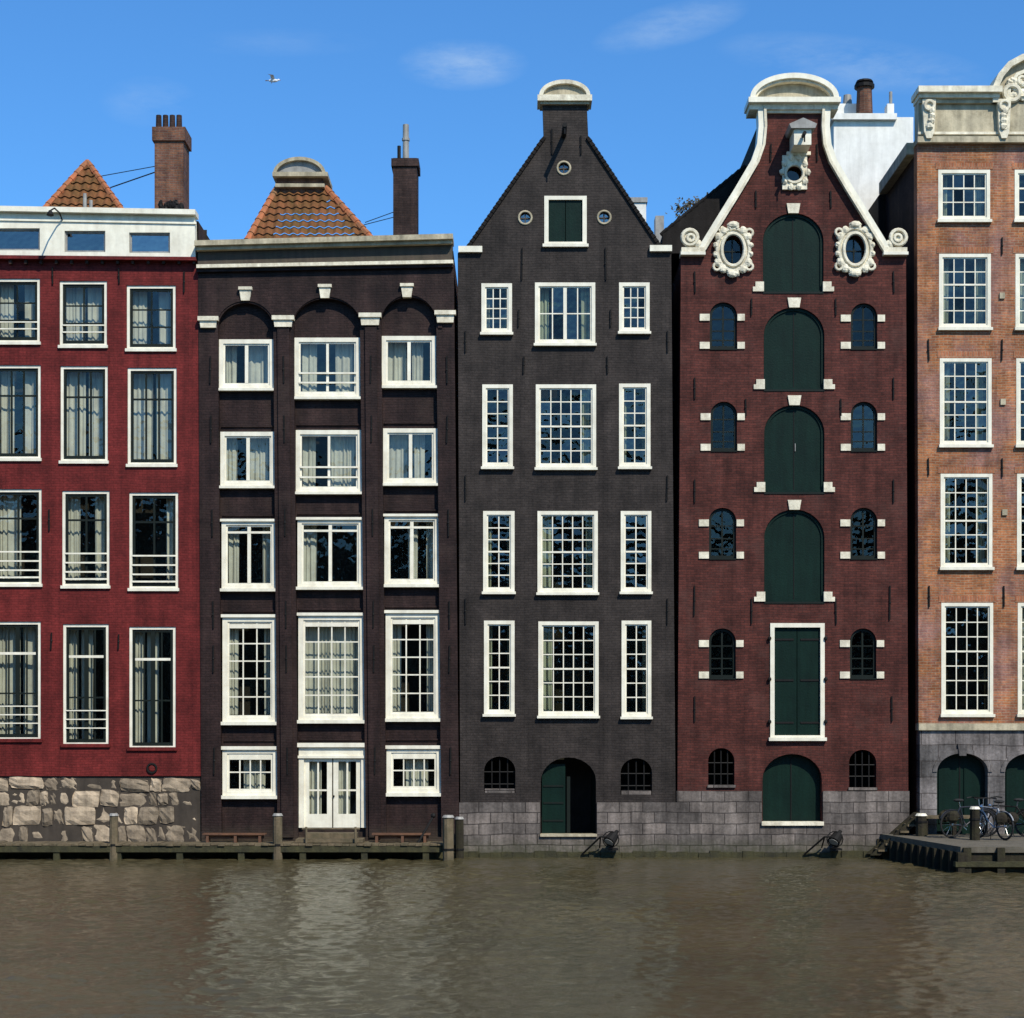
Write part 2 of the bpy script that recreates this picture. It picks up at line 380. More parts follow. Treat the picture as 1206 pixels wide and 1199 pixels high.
W.pbox(-150,914,236,1010,.05,.3,'mortar_dark')
W.obj('walls',A); G.obj('windows',A); T.obj('trim',A)
R=MB()
zr=[914,931,950,972,995]
for j in range(4):
    x=-150+random.uniform(-10,0)
    while x<236:
        w=random.choice([random.uniform(10,20),random.uniform(18,44)]); x2=min(x+w,236.5)
        if 236-x2<8: x2=236.5
        bm=bmesh.new(); bmesh.ops.create_cube(bm,size=1)
        bmesh.ops.subdivide_edges(bm,edges=bm.edges[:],cuts=3,use_grid_fill=True)
        cx=(X(x)+X(x2))/2; hw=(X(x2)-X(x))/2-.012; z0=Z(zr[j+1])+random.uniform(-.06,.05); z1=Z(zr[j])+random.uniform(-.05,.05)-(.05 if j==0 else .02); cz=(z0+z1)/2;hz=(z1-z0)/2-.006
        dep=random.uniform(.04,.12); sk1=random.uniform(-.06,.06); sk2=random.uniform(-.03,.03)
        for v in bm.verts:
            c=v.co*2
            f=1-.13*max(0,abs(c.x)*abs(c.z)-.3)
            yy=.1-dep*(1 if c.y<0 else -1)*(1-.4*max(abs(c.x),abs(c.z))**3)
            v.co=Vector((cx+c.x*hw*f+c.z*sk2+random.uniform(-.016,.016),yy+random.uniform(-.02,.02),cz+c.z*hz*f+c.x*sk1*.5+random.uniform(-.016,.016)))
        bm.verts.index_update()
        R.add([v.co.copy() for v in bm.verts],[tuple(v.index for v in f.verts) for f in bm.faces],'stone_rubble'); bm.free()
        x=x2
R.obj('stone_base',A)
R=MB()
bl=P(50,249,3);br=P(146,251,3);ap=P(103,191,4.3)
tiles(R,bl,br,ap,ap,'roof_tile_moss')
b2=bl+Vector((0,2.8,0));b3=br+Vector((0,2.8,0))
R.quad(bl,b2,ap,ap+Vector((0,.01,0)),'roof_tile_moss');R.quad(br,b3,ap,ap+Vector((0,.01,0)),'roof_tile_moss');R.quad(b2,b3,ap,ap+Vector((0,.01,0)),'roof_tile_moss')
ridge(R,bl,ap,.09,'roof_tile_orange');ridge(R,br,ap,.09,'roof_tile_orange')
R.tube(P(100,248,2.6),P(100,228,2.6),.06,.05,'lead_grey');R.tube(P(107,248,2.6),P(107,236,2.6),.05,.05,'lead_grey')
R.obj('tiled_roof',A)
def chimney(px0,px1,pt,pb,y,mat,dep=.9):
    C=MB(); a=P(px0,pt,y);b=P(px1,pb,y)
    C.box(a.x,b.x,y,y+dep,b.z-1.,a.z,mat)
    return C,a,b
C,a,b=chimney(182,216,163,250,2.5,'chimney_brick')
C.box(a.x-.06,b.x+.06,2.44,3.46,P(0,166,2.5).z,P(0,150,2.5).z,'chimney_brick')
for i in range(4):
    q=P(187+i*8,150,2.9); C.tube((q.x,2.9,q.z-.05),(q.x,2.9,P(0,136,2.9).z),.085,.075,'dark_chimney_brick',10)
for i in range(9):
    q=P(189+i*3,244+random.uniform(-4,4),2.3); C.blob(q,.08,.08,.12,'iron',jit=.3)
C.obj('chimney',A)
C=MB()
C.tube(P(116,208,4),P(182,196,2.7),.012,.012,'iron',4);C.tube(P(130,221,3.4),P(182,203,2.7),.018,.018,'iron',4)
C.obj('cables',A)
C=MB()
pts=[Vector((X(75),-.1,Z(262))),Vector((X(74),-.35,Z(255))),Vector((X(72),-.7,Z(254))),Vector((X(70),-.95,Z(260)))]
C.path(pts,.02,'iron'); C.tube(pts[-1],pts[-1]+Vector((0,-.02,-.12)),.04,.1,'iron')
C.obj('parapet_lamp',A)
# ================================================================== HOUSE B (brown)
B=empty('canal_house'); W=MB();T=MB();G=MB()
bays=[(257,322,261,327,357),(346,424,351,431,352),(449,514,455,520,350)]
bh=[arch(a,b,t,986,30,n=18,x0b=c,x1b=d) for a,b,c,d,t in bays]
W.prism([(X(237.5),Z(995)),(X(541),Z(995)),(X(534.5),Z(312)),(X(233.5),Z(316))],bh,-.03,.22,'brown_paint_brick')
Bw=[ [(257.5,399,322,458),(346.5,397,424,468),(449.5,395,513.5,455)],
     [(259,508,324,573),(348,506,426,580),(451,504,515.5,570)],
     [(260.5,613,325,694),(350,611,427,692),(452.5,607,517,689)],
     [(261.5,726,326,851),(351,724,429.5,849),(454,721,518.5,847)],
     [(261.5,879,326.5,938),(351.5,878,431,975),(455,878,519.5,935)] ]
holes=[]
yb=.17
for ri,r in enumerate(Bw):
    for ci,(a,b,c,d) in enumerate(r):
        holes.append(rect(a,b,c,d,1.5))
        mid=ci==1
        if ri<2:
            ex=[('v',.5,4 if not mid else 3,'white_paint')]
            if mid: ex+= [('r',.62,2,'white_paint'),('r',.82,2,'white_paint')]
            win(G,a,b,c,d,yb-.1,fw=5,sw=2,extra=ex,sill=3,cur=random.choice([[(.02,.3),(.62,1)],[(0,.42),(.55,.8)],[(.0,.25),(.5,.95)]]))
        if ri==2:
            ex=[('v',.5,4,'white_paint'),('h',.10,2.5,'white_paint')]
            win(G,a,b,c,d,yb-.1,fw=5,sw=2,extra=ex,sill=3.5,head=2,cur=random.choice([[(0,.25),(.75,1)],[(0,.25)],[(.4,.62),(.8,1)]]))
        if ri==3:
            win(G,a,b,c,d,yb-.1,fw=6,sw=2,vs=[k/4 for k in range(1,4)] if mid else [1/3,2/3],hs=[.22,.41,.6,.8],mw=1.5,extra=[('h',.03,5,'white_paint')],sill=4,head=2.5,cur=[(0,1)] if mid else [(0,.22),(.78,1)],cbot=.97)
        if ri==4 and not mid:
            win(G,a,b+3,c,d,yb-.1,fw=5.5,sw=2.5,vs=[.25,.5,.75],hs=[.5],mw=1.5,sill=4,head=3,extra=[('h',.02,8,'white_paint')],cur=[(.3,.8)])
        if ri==4 and mid:
            G.pbox(a,b,a+6,d,yb-.1,yb+.05,'white_paint');G.pbox(c-6,b,c,d,yb-.1,yb+.05,'white_paint');G.pbox(a+6,b,c-6,b+14,yb-.098,yb+.048,'white_paint')
            G.pbox(a-2,b-3,c+2,b+2,yb-.18,yb,'white_paint'); G.pbox(a-1,b+12,c+1,b+15,yb-.14,yb-.08,'white_paint')
            for s0,s1 in ((a+6,a+39),(a+40.5,c-6)):
                w=s1-s0
                G.pbox(s0,b+14,s0+6,d,yb-.04,yb+.02,'white_paint');G.pbox(s1-6,b+14,s1,d,yb-.04,yb+.02,'white_paint')
                G.pbox(s0+6,b+14,s1-6,b+19,yb-.038,yb+.018,'white_paint');G.pbox(s0+6,d-16,s1-6,d,yb-.038,yb+.018,'white_paint')
                G.pbox(s0+w/2-1,b+19,s0+w/2+1,d-16,yb-.03,yb+.01,'white_paint'); G.pbox(s0+6,b+52,s1-6,b+54,yb-.027,yb+.007,'white_paint')
                G.quad((X(s0+5),yb-.01,Z(d-15)),(X(s1-5),yb-.01,Z(d-15)),(X(s1-5),yb-.01,Z(b+18)),(X(s0+5),yb-.01,Z(b+18)),'window_glass')
                curtain(G,X(s0+5),X(s0+w*.6),Z(d-14),Z(b+18),yb+.15)
            G.blob((X(a+41),yb-.07,Z(b+60)),.03,.03,.03,'iron')
W.prism([(X(240),Z(992)),(X(538),Z(992)),(X(532),Z(330)),(X(236),Z(330))],holes,yb,.5,'brown_paint_brick')
for ci,(a,b,c,d,t) in enumerate(bays):
    for ri in range(4):
        y1=Bw[ri+1][ci][1]-6; T.pbox(a+3+ri,y1-2,b-1+ri,y1,.12,.172,'brown_paint_brick')
for x0,x1,y0,y1 in ((234,258,374,387),(321,347,373,386),(423,449.5,370,384),(512,537,367,381)):
    T.qbox([(x0+3,y1),(x1-3,y1),(x1-2,y0+5),(x0+2,y0+5)],-.13,.05,'cream_stone'); T.pbox(x0,y0,x1,y0+5,-.18,.05,'cream_stone')
for cx,y0 in ((289.5,339),(383,336),(479.5,335)):
    T.qbox([(cx-5,y0+16),(cx+5,y0+16),(cx+7,y0+3),(cx-7,y0+3)],-.11,.03,'cream_stone'); T.pbox(cx-8,y0,cx+8,y0+3.5,-.15,.03,'cream_stone')
for (a,b,c,d,t) in bays: band(T,(a+b)/2,387,(b-a)/2+7,387-t+7,5,-.06,.02,'brown_paint_brick')
T.qbox([(232,288),(534,280),(534,286),(232,294)],-.42,.4,'aged_cream')
T.qbox([(234,294),(533,287),(533,309),(234,315)],-.13,.35,'grey_wood_trim')
T.qbox([(233,294.2),(533,286.2),(533,290),(233,298)],-.3,-.1,'aged_cream')
T.qbox([(233,314),(534,308.5),(534,312.5),(233,318)],-.23,.3,'cream_stone')
T.qbox([(233,318),(534,312.5),(534,316),(233,322)],-.15,-.031,'brown_paint_brick')
for px in (248,334,437,526):
    for py in (420,490,600,708,760,880):
        anchor(T,px+ (py-400)*.010,py,py+32,-.10 if px in(334,437) else -.06)
for cx in (334,437):
    T.qbox([(cx-7,386),(cx+7,386),(cx+12,986),(cx-2,986)],-.09,-.031,'brown_paint_brick')
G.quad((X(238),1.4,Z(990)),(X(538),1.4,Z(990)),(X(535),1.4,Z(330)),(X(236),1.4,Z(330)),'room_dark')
shell(W,[(237.8,1010),(540.5,1010),(533.5,292),(234,300)],.3,DEP,'dark_side_brick','lead_grey',(2,))
W.obj('walls',B);G.obj('windows',B);T.obj('trim',B)
R=MB(); y=2.2
bl=P(291,284,y);br=P(440,284,y);tl=P(326,222,y+1.4);tr=P(384,222,y+1.4)
tiles(R,bl,br,tl,tr,'roof_tile_moss')
ridge(R,bl,tl,.10,'roof_tile_orange');ridge(R,br,tr,.10,'roof_tile_orange')
q=Vector((0,3,0)); R.quad(bl,bl+q,tl+q*.5,tl,'roof_tile_moss');R.quad(br,br+q,tr+q*.5,tr,'roof_tile_moss')
a=P(326,226,y+1.3);b=P(380,206,y+1.3); R.box(a.x,b.x,y+1.25,y+2.4,a.z-.3,b.z,'chimney_brick')
def parch(mb,cx,yb,rx,ry,t,y,d,mat,tmat):
    n=16
    o=[];i=[]
    for q in range(n+1):
        an=math.pi*q/n
        v=P(cx+rx*math.cos(an),yb-ry*math.sin(an),y); w=P(cx+(rx-t)*math.cos(an),yb-(ry-t)*math.sin(an),y); o.append((v.x,v.z)); i.append((w.x,w.z))
    for q in range(n): mb.prism([o[q],o[q+1],i[q+1],i[q]],[],y-.12,y+d,mat)
    mb.prism(i,[],y,y+d-.1,tmat)
parch(R,353,206,31,20,4,y+1.2,1.2,'aged_cream','lead_grey')
a=P(321,208,y+1.1);b=P(386,203,y+1.1); R.box(a.x,b.x,y+1.05,y+2.45,a.z,b.z,'aged_cream')
a=P(324,220,y+1.1);b=P(382,216,y+1.1); R.box(a.x,b.x,y+1.1,y+2.2,a.z,b.z,'aged_cream')
R.obj('tiled_roof_dormer',B)
C,a,b=chimney(463,491,186,284,2.5,'dark_chimney_brick')
C.box(a.x-.05,b.x+.05,2.45,3.45,P(0,196,2.5).z,P(0,187,2.5).z,'dark_chimney_brick')
q=P(478,190,2.9);t=P(478,147,2.9); C.tube(q,t,.09,.085,'lead_grey',10); C.tube(P(478,166,2.9),P(478,163,2.9),.11,.11,'lead_grey',10)
q=P(470,190,2.9);t=P(470,172,2.9); C.tube(q,t,.05,.05,'iron',8)
C.obj('chimney',B)
C=MB(); C.tube(P(428,265,3),P(463,256,2.7),.012,.012,'iron',4);C.tube(P(430,262,3),P(463,250,2.7),.012,.012,'iron',4); C.obj('cables',B)
# ================================================================== HOUSE C (black)
H=empty('canal_house');W=MB();T=MB();G=MB()
Cw=[[(567,334,603,393),(630,333,701,406),(729,333,765,392)],
    [(568,453,604,551),(631,453,702,552),(729,452,766,551)],
    [(569,602,606,698),(633,602,704,699),(731,602,767,698)],
    [(570,731,606,842),(634,732,705,844),(732,731,767,845)]]
holes=[];
for ri,r in enumerate(Cw):
    for ci,(a,b,c,d) in enumerate(r):
        holes.append(rect(a,b,c,d,1.2)); mid=ci==1
        kw=dict(fw=4.3,sw=1.6,sill=3,glass='window_glass_old')
        cu=random.choice([[],[(0,.2)],[(.8,1)],[(0,.2),(.85,1)]])
        if ri==0 and mid: win(G,a,b,c,d,-.03,extra=[('v',.5,4,'white_paint')],vs=(.25,.75),hs=(.5,),mw=1.3,cur=[(0,.2),(.8,1)],**kw)
        elif ri==0: win(G,a,b,c,d,-.03,vs=(.33,.67),hs=(.25,.5,.75),mw=1.2,cur=cu,**kw)
        elif mid: win(G,a,b,c,d,-.03,vs=(.2,.4,.6,.8),hs=(.165,.33,.665,.83),mw=1.2,extra=[('h',.5,2.0,'white_paint')],cur=cu,**kw)
        else: win(G,a,b,c,d,-.03,vs=(.5,),hs=(.165,.33,.665,.83),mw=1.3,extra=[('h',.5,2.0,'white_paint')],cur=cu,**kw)
holes.append(rect(641,231,691,290,1.2))
G.pbox(641,231,646,290,-.03,.1,'white_paint');G.pbox(686,231,691,290,-.03,.1,'white_paint');G.pbox(646,231,686,235.5,-.028,.098,'white_paint');G.pbox(646,285,686,290,-.028,.098,'white_paint');G.pbox(639,288,693,291.5,-.1,.05,'white_paint')
G.pbox(646,235.5,665.6,285,.03,.08,'green_paint');G.pbox(666.4,235.5,686,285,.03,.08,'green_paint')
def circ(cx,cy,r,n=20): return [(X(cx+r*math.cos(2*math.pi*i/n)),Z(cy+r*math.sin(2*math.pi*i/n))) for i in range(n)]
for cx,cy in ((664,198),(618.5,256.5),(711.5,256)):
    holes.append(circ(cx,cy,7)); G.ring(X(cx),Z(cy),-.005,.17,.03,'aged_cream',n=20)
    G.add([(x,.1,z) for x,z in circ(cx,cy,8)],[tuple(range(20))],'attic_glass')
    G.pbox(cx-.6,cy-7,cx+.6,cy+7,.05,.08,'grey_wood_trim');G.pbox(cx-7,cy-.6,cx+7,cy+.6,.053,.077,'grey_wood_trim')
low=[(570,607,891,934),(731,768,893,936)]
for a,b,t,d in low:
    holes.append(arch(a,b,t,d,17)); 
    for k in range(1,4): G.tube((X(a+(b-a)*k/4),.1,Z(t+3)),(X(a+(b-a)*k/4),.1,Z(d)),.02,.02,'iron',5)
    for k in range(1,3): G.tube((X(a),.1,Z(t+(d-t)*k/3+4)),(X(b),.1,Z(t+(d-t)*k/3+4)),.018,.018,'iron',5)
    G.pbox(a+1,d-5,b-1,d-.2,.02,.2,'grey_ashlar')
holes.append(arch(637,702,892,983,28))
gable=[(541.5,948),(795,948),(790.5,297),(776,291),(693,165),(691,120),(639,120),(640.5,165),(553,291),(539,298)]
W.prism([(X(542.3),Z(990)),(X(796),Z(990))]+[(X(a),Z(b)) for a,b in gable[2:]],holes,0,.38,'black_paint_brick')
W.pbox(541,945,636,1004,-.05,.3,'grey_ashlar');W.pbox(703,945,797,1004,-.05,.3,'grey_ashlar');W.pbox(636,984,703,1004,-.05,.3,'grey_ashlar')
# two-leaf door, right leaf standing open inwards
G.pbox(638.5,900,666,982.5,.20,.26,'green_paint')
for yy in (925,945,966): G.pbox(640,yy,664,yy+2,.18,.199,'dark_sash')
G.quad((X(701),.3,Z(982)),(X(698),1.0,Z(982)),(X(698),1.0,Z(905)),(X(701),.3,Z(905)),'green_paint')
G.pbox(668,915,672,982,.3,.36,'dark_sash')
G.pbox(636,982,703,985,-.12,.2,'aged_cream')
T.pbox(540,291,568,298,-.12,.3,'white_paint');T.pbox(765,290,791,297,-.12,.3,'white_paint')
def coping(p,q,n):
    for i in range(n):
        a=Vector(p).lerp(Vector(q),i/n);b=Vector(p).lerp(Vector(q),(i+1.15)/n)
        d=(b-a).normalized();m=Vector((d.y,-d.x)) 
        if m.y>0: m=-m
        pts=[a-m*1.5,b-m*1.5,b+m*2.0,a+m*3.0]
        T.qbox([(v.x,v.y) for v in pts],-.06,.42,'slate_dark')
coping((552,291),(641,163),26);coping((777,291),(692,163),26)
T.pbox(633,114,697,121,-.18,.55,'cream_stone'); T.pbox(636,121,694,124,-.10,.45,'aged_cream')
band(T,665,114,30,18,4.5,-.16,.5,'cream_stone'); 
T.prism([(X(665+26*math.cos(math.pi*i/14)),Z(114-14*math.sin(math.pi*i/14))) for i in range(15)],[],-.05,.4,'aged_cream')
T.tube((X(664),.1,Z(160)),(X(664),-.9,Z(160)),.07,.06,'iron');T.tube((X(664),-.85,Z(160)),(X(664),-.85,Z(170)),.02,.02,'iron')
for a in ((615,292,330),(713,292,330),(611,365,385),(719,365,385),(650,152,182),(684,160,182),(548,390,415),(548,560,590),(786,390,415),(786,560,590),(548,705,735),(786,705,735),(617,420,440),(715,420,440)): anchor(T,*a)
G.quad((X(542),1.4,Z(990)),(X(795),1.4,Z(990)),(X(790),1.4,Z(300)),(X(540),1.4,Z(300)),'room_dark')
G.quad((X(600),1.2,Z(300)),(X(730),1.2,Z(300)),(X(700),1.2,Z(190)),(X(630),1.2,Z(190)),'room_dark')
shell(W,[(542.6,1012),(795.5,1012),(790,300),(776,292.5),(690,163),(642,163),(554,292.5),(540,300)],.36,DEP,'dark_side_brick','slate_dark',(2,3,4,5,6))
W.obj('walls',H);G.obj('windows',H);T.obj('trim',H)
# ================================================================== HOUSE D (warehouse)
K=empty('warehouse_house');W=MB();T=MB();G=MB()
Lx=[(824,299),(846,263),(869,226),(889,192),(896,172),(898,150),(897,128)]
cxD=934.5
outl=[(797.5,990),(1070,990),(1067,299)]+[(2*cxD-a,b) for a,b in Lx]+[(a,b) for a,b in Lx[::-1]]+[(802,299)]
holes=[]
doors=[(898.5,970,251,345),(899.5,971,362,460),(900,971,477,581),(900,971,600,710)]
for i,(a,b,t,d) in enumerate(doors):
    holes.append(arch(a,b,t,d,33,n=18))
    G.prism(arch(a+.3,b-.3,t+.3,d-.3,33,n=18),[],.10,.2,'green_paint')
    band(G,(a+b)/2,t+33,(b-a)/2-.4,32.5,3,.06,.101,'green_paint'); G.pbox(a+.5,t+33,a+3.5,d-.5,.06,.1,'green_paint');G.pbox(b-3.5,t+33,b-.5,d-.5,.06,.1,'green_paint')
    m=(a+b)/2; G.pbox(m-.4,t+4,m+.4,d-1,.085,.0985,'iron'); G.pbox(a+4,d-4,b-4,d-1,.07,.099,'green_paint')
    if i==2: G.tube((X(m+1.5),.07,Z(t+45)),(X(m+1.5),.07,Z(t+54)),.012,.012,'lead_grey',5)
    T.qbox([(m-6,t+.5),(m+6,t+.5),(m+8,t-11),(m-8,t-11)],-.05,.05,'cream_stone')
    for s in (-1,1):
        xx=a-9 if s<0 else b-1; T.pbox(xx,d-13,xx+10,d-7,-.045,.05,'cream_stone') 
        xx=a-12 if s<0 else b-1; T.pbox(xx,d-7,xx+13,d-1.5,-.048,.05,'cream_stone')
    T.pbox(a,d-1.2,b,d+1.0,-.02,.12,'dark_sash')
sm=[(836,868,356,411),(1002,1033,357,411),(837,868,473,531),(1002,1033,473,531),(835,867,598,658),(1001.5,1033,598,658),(835,866.5,740,799),(1001,1032,740,799)]
for (a,b,t,d) in sm:
    holes.append(arch(a,b,t,d,15))
    band(G,(a+b)/2,t+15,(b-a)/2-.2,14.8,3,.08,.15,'dark_sash');G.pbox(a+.2,t+15,a+3,d-.2,.08,.15,'dark_sash');G.pbox(b-3,t+15,b-.2,d-.2,.08,.15,'dark_sash');G.pbox(a+3,d-4,b-3,d-.2,.082,.148,'dark_sash')
    m=(a+b)/2; G.pbox(m-1,t+2,m+1,d-4,.10,.13,'dark_sash')
    for k in (.35,.6,.8): yy=t+(d-t)*k; G.pbox(a+3,yy-.7,b-3,yy+.7,.103,.127,'dark_sash')
    ap_=arch(a+1,b-1,t+1,d-1,14)
    G.add([(x,.116,z) for x,z in ap_],[tuple(range(len(ap_)))],'dark_glass')
    for yy in (t+14,d-8):
        T.pbox(a-12,yy,a-.3,yy+8,-.04,.05,'cream_stone'); T.pbox(b+.3,yy,b+9,yy+8,-.04,.05,'cream_stone')
    T.pbox(a,d-.2,b,d+1.2,-.03,.1,'dark_sash')
holes.append(rect(907,734,971,871,1))
G.pbox(907,734,912,871,-.04,.12,'white_paint');G.pbox(966,734,971,871,-.04,.12,'white_paint');G.pbox(912,734,966,739,-.038,.118,'white_paint');G.pbox(912,866,966,871,-.038,.118,'white_paint');G.pbox(905,868.5,973,872.5,-.12,.05,'white_paint')
G.pbox(912,739,938.6,866,.05,.1,'green_paint');G.pbox(939.4,739,966,866,.05,.1,'green_paint')
for yy in (752,800,850):
    G.pbox(913.5,yy,935,yy+2.2,.03,.049,'iron');G.pbox(943,yy,964.5,yy+2.2,.03,.049,'iron')
for yy in (752,800,850): G.blob((X(906),-.06,Z(yy)),.05,.05,.06,'iron');G.blob((X(972),-.06,Z(yy)),.05,.05,.06,'iron')
for cx,cy in ((863,295),(1006.5,294.5)):
    el=lambda rx,ry,n=24:[(X(cx+rx*math.cos(2*math.pi*i/n)),Z(cy+ry*math.sin(2*math.pi*i/n))) for i in range(n)]
    holes.append(el(12,17.5))
    T.prism(el(20,26),[el(13,18.5)],-.07,.02,'cream_stone')
    T.ring(X(cx),Z(cy),-.09,13.5*S,.05,'cream_stone',rz=19*S); T.ring(X(cx),Z(cy),-.07,19*S,.055,'cream_stone',rz=25*S)
    for i in range(16):
        a=2*math.pi*(i+.5)/16; big=1.45 if i%4 in(1,2) else 1
        T.blob((X(cx+21*math.cos(a)),-.07,Z(cy-27*math.sin(a))),.075*big,.08,.08*big,'cream_stone',jit=.12)
    for q in (-1,1):
        T.blob((X(cx),-.1,Z(cy+q*29)),.17,.09,.09,'cream_stone',jit=.1)
        T.ring(X(cx+q*19),Z(cy-20),-.08,.09,.04,'cream_stone',n=12);T.ring(X(cx+q*19),Z(cy+20),-.08,.09,.04,'cream_stone',n=12)
    G.add([(x,.15,z) for x,z in el(13,19)],[tuple(range(24))],'dark_glass')
    G.pbox(cx-.7,cy-17,cx+.7,cy+17,.11,.14,'dark_sash');G.pbox(cx-12,cy-.7,cx+12,cy+.7,.113,.137,'dark_sash')
holes.append(circ(935,205.5,9))
T.prism(rect(921,184,950,224),[circ(935,205.5,9.5)],-.08,.02,'cream_stone')
T.ring(X(935),Z(205.5),-.09,.24,.045,'cream_stone')
for i in range(10):
    a=2*math.pi*i/10; T.blob((X(935.5+15*math.cos(a)),-.08,Z(204-18*math.sin(a))),.08,.07,.09,'cream_stone',jit=.15)
G.add([(x,.12,z) for x,z in circ(935,205.5,10)],[tuple(range(20))],'dark_glass')
T.pbox(930,163,950,181,-.75,.05,'white_paint'); T.qbox([(926,163),(954,163),(956,158),(940,151),(924,158)],-.85,.05,'lead_grey')
T.pbox(926,180,954,184,-.12,.05,'cream_stone')
T.tube((X(940),-.8,Z(172)),(X(940),-1.1,Z(172)),.05,.05,'iron'); T.tube((X(940),-1.05,Z(172)),(X(940),-1.05,Z(182)),.02,.02,'iron')
holes.append(arch(898,968,888,969,30)); G.prism(arch(898.5,967.5,888.5,968.5,30),[],.24,.3,'green_paint')
G.pbox(932.6,893,933.6,967,.22,.239,'iron')
for a,b,t,d in ((834,865,881,925),(1000,1032,883,928)):
    holes.append(arch(a,b,t,d,15))
    for k in range(1,4): G.tube((X(a+(b-a)*k/4),.08,Z(t+2)),(X(a+(b-a)*k/4),.08,Z(d)),.02,.02,'iron',5)
    for k in (.4,.7): G.tube((X(a),.08,Z(t+(d-t)*k)),(X(b),.08,Z(t+(d-t)*k)),.018,.018,'iron',5)
    T.pbox(a-1,d-.5,b+1,d+2.5,-.06,.1,'grey_ashlar')
W.prism([(X(a),Z(b)) for a,b in outl],holes,0,.4,'warehouse_brick')
W.pbox(797,931.5,897,1004,-.05,.3,'grey_ashlar');W.pbox(969,931.5,1070.5,1004,-.05,.3,'grey_ashlar');W.pbox(897,972,969,1004,-.05,.3,'grey_ashlar')
G.pbox(896.5,967.5,969.5,972,-.12,.15,'cream_stone')
ribbon(T,[(a-1,b) for a,b in Lx],8.5,-.14,.3,'white_paint');ribbon(T,[(2*cxD-a+1,b) for a,b in Lx],8.5,-.14,.3,'white_paint')
ribbon(T,[(a+3,b) for a,b in Lx],3,-.18,-.02,'cream_stone');ribbon(T,[(2*cxD-a-3,b) for a,b in Lx],3,-.18,-.02,'cream_stone')
for s in (1,-1):
    g=lambda x: x if s>0 else 2*cxD-x
    T.pbox(g(802),293,g(829),301,-.16,.3,'cream_stone'); T.pbox(g(801),298.5,g(830),302,-.2,.25,'white_paint')
    T.blob((X(g(812)),.0,Z(282)),.2,.14,.24,'cream_stone'); 
    T.ring(X(g(812)),Z(281),-.12,.2,.055,'cream_stone',n=16);T.ring(X(g(813)),Z(282),-.15,.09,.045,'cream_stone',n=12)
    T.blob((X(g(822)),-.05,Z(289)),.12,.12,.14,'cream_stone')
T.pbox(882,124,986,131,-.15,.6,'cream_stone');T.pbox(880,118.5,988,124.5,-.3,.65,'white_paint')
band(T,934,119,52,29,6,-.28,.6,'white_paint',n=26);band(T,934,119,46,23,3,-.2,.5,'cream_stone',n=26)
T.prism([(X(934+44*math.cos(math.pi*i/20)),Z(119-21*math.sin(math.pi*i/20))) for i in range(21)],[],-.02,.4,'aged_cream')
T.pbox(900,131,969,134,-.08,.01,'cream_stone')
for a in ((818,320,345),(1052,320,345),(885,352,372),(984,352,372),(818,445,470),(1052,445,470),(818,565,592),(1052,565,592),(818,690,725),(1048,690,730),(885,705,735),(984,705,735),(890,225,245),(978,225,245),(908,170,190),(962,170,190),(818,820,850),(1050,820,850),(878,470,490),(990,470,490)): anchor(T,*a)
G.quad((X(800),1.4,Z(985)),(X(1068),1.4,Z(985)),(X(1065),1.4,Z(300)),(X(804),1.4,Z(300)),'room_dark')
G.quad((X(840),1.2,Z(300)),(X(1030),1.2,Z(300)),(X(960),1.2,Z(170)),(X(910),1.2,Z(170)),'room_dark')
shell(W,[(798,1012),(1069,1012),(1066,303),(1043,297),(973,172),(971,134),(898,134),(896,172),(826,297),(803,303)],.38,DEP,'dark_side_brick','slate_dark',(2,3,4,5,6,7,8))
W.obj('walls',K);G.obj('windows',K);T.obj('trim',K)
R=MB(); pp=[P(a,b,1.6) for a,b in ((779,300),(936,300),(936,160),(878,198),(780,277))]
R.prism([(v.x,v.z) for v in pp],[],1.45,9,'slate_dark')
for i in range(14):
    a=P(878,196,1.5).lerp(P(779,276,1.5),i/14);b=P(878,196,1.5).lerp(P(779,276,1.5),(i+1.1)/14); R.tube(a,b,.075,.055,'slate_dark',7)
R.obj('slate_roof',K)
# ================================================================== HOUSE E (orange)
E=empty('brick_house');W=MB();T=MB();G=MB()
holes=[]
rws=[(200,260,3),(299,387,5),(422,525,6),(558,669,6),(710,842,7)]
for ri,(t,d,n) in enumerate(rws):
    for ci in range(3):
        x0=1105+ri*.9+ci*90; x1=x0+61
        holes.append(rect(x0,t,x1,d,.8))
        win(G,x0,t,x1,d,-.01,fw=4,sw=1.6,vs=(.25,.5,.75),hs=[k/n for k in range(1,n) if k!=n//2],mw=1.2,extra=[('h',(n//2)/n,2,'white_paint')],sill=3.5,glass='window_glass_old',cur=random.choice([[],[(0,.2),(.8,1)]]))
        G.pbox(x0-3,t-8,x1+3,t-.5,-.012,.03,'rubbed_brick')
W.prism([(X(1082),Z(852)),(X(1372),Z(852)),(X(1372),Z(163)),(X(1080),Z(163))],holes,0,.38,'orange_brick')
bh=[arch(1103+i*80,1163+i*80,887,985,22) for i in range(3)]
W.prism([(X(1083),Z(1004)),(X(1372),Z(1004)),(X(1372),Z(860)),(X(1083),Z(860))],bh,-.04,.38,'blue_ashlar')
T.pbox(1081,852,1372,860,-.12,.3,'aged_cream')
for i in range(3):
    G.prism(arch(1104+i*80,1162+i*80,888,984,21),[],.26,.34,'green_paint'); band(T,1133+i*80,909,35,27,5,-.07,.0,'blue_ashlar')
    m=1133+i*80; G.pbox(m-.5,892,m+.5,984,.24,.259,'iron'); T.qbox([(m-4,890),(m+4,890),(m+6,876),(m-6,876)],-.1,0,'blue_ashlar')
    for s in (-1,1): G.pbox(m+s*15-10,905,m+s*15+10,970,.23,.258,'green_paint')
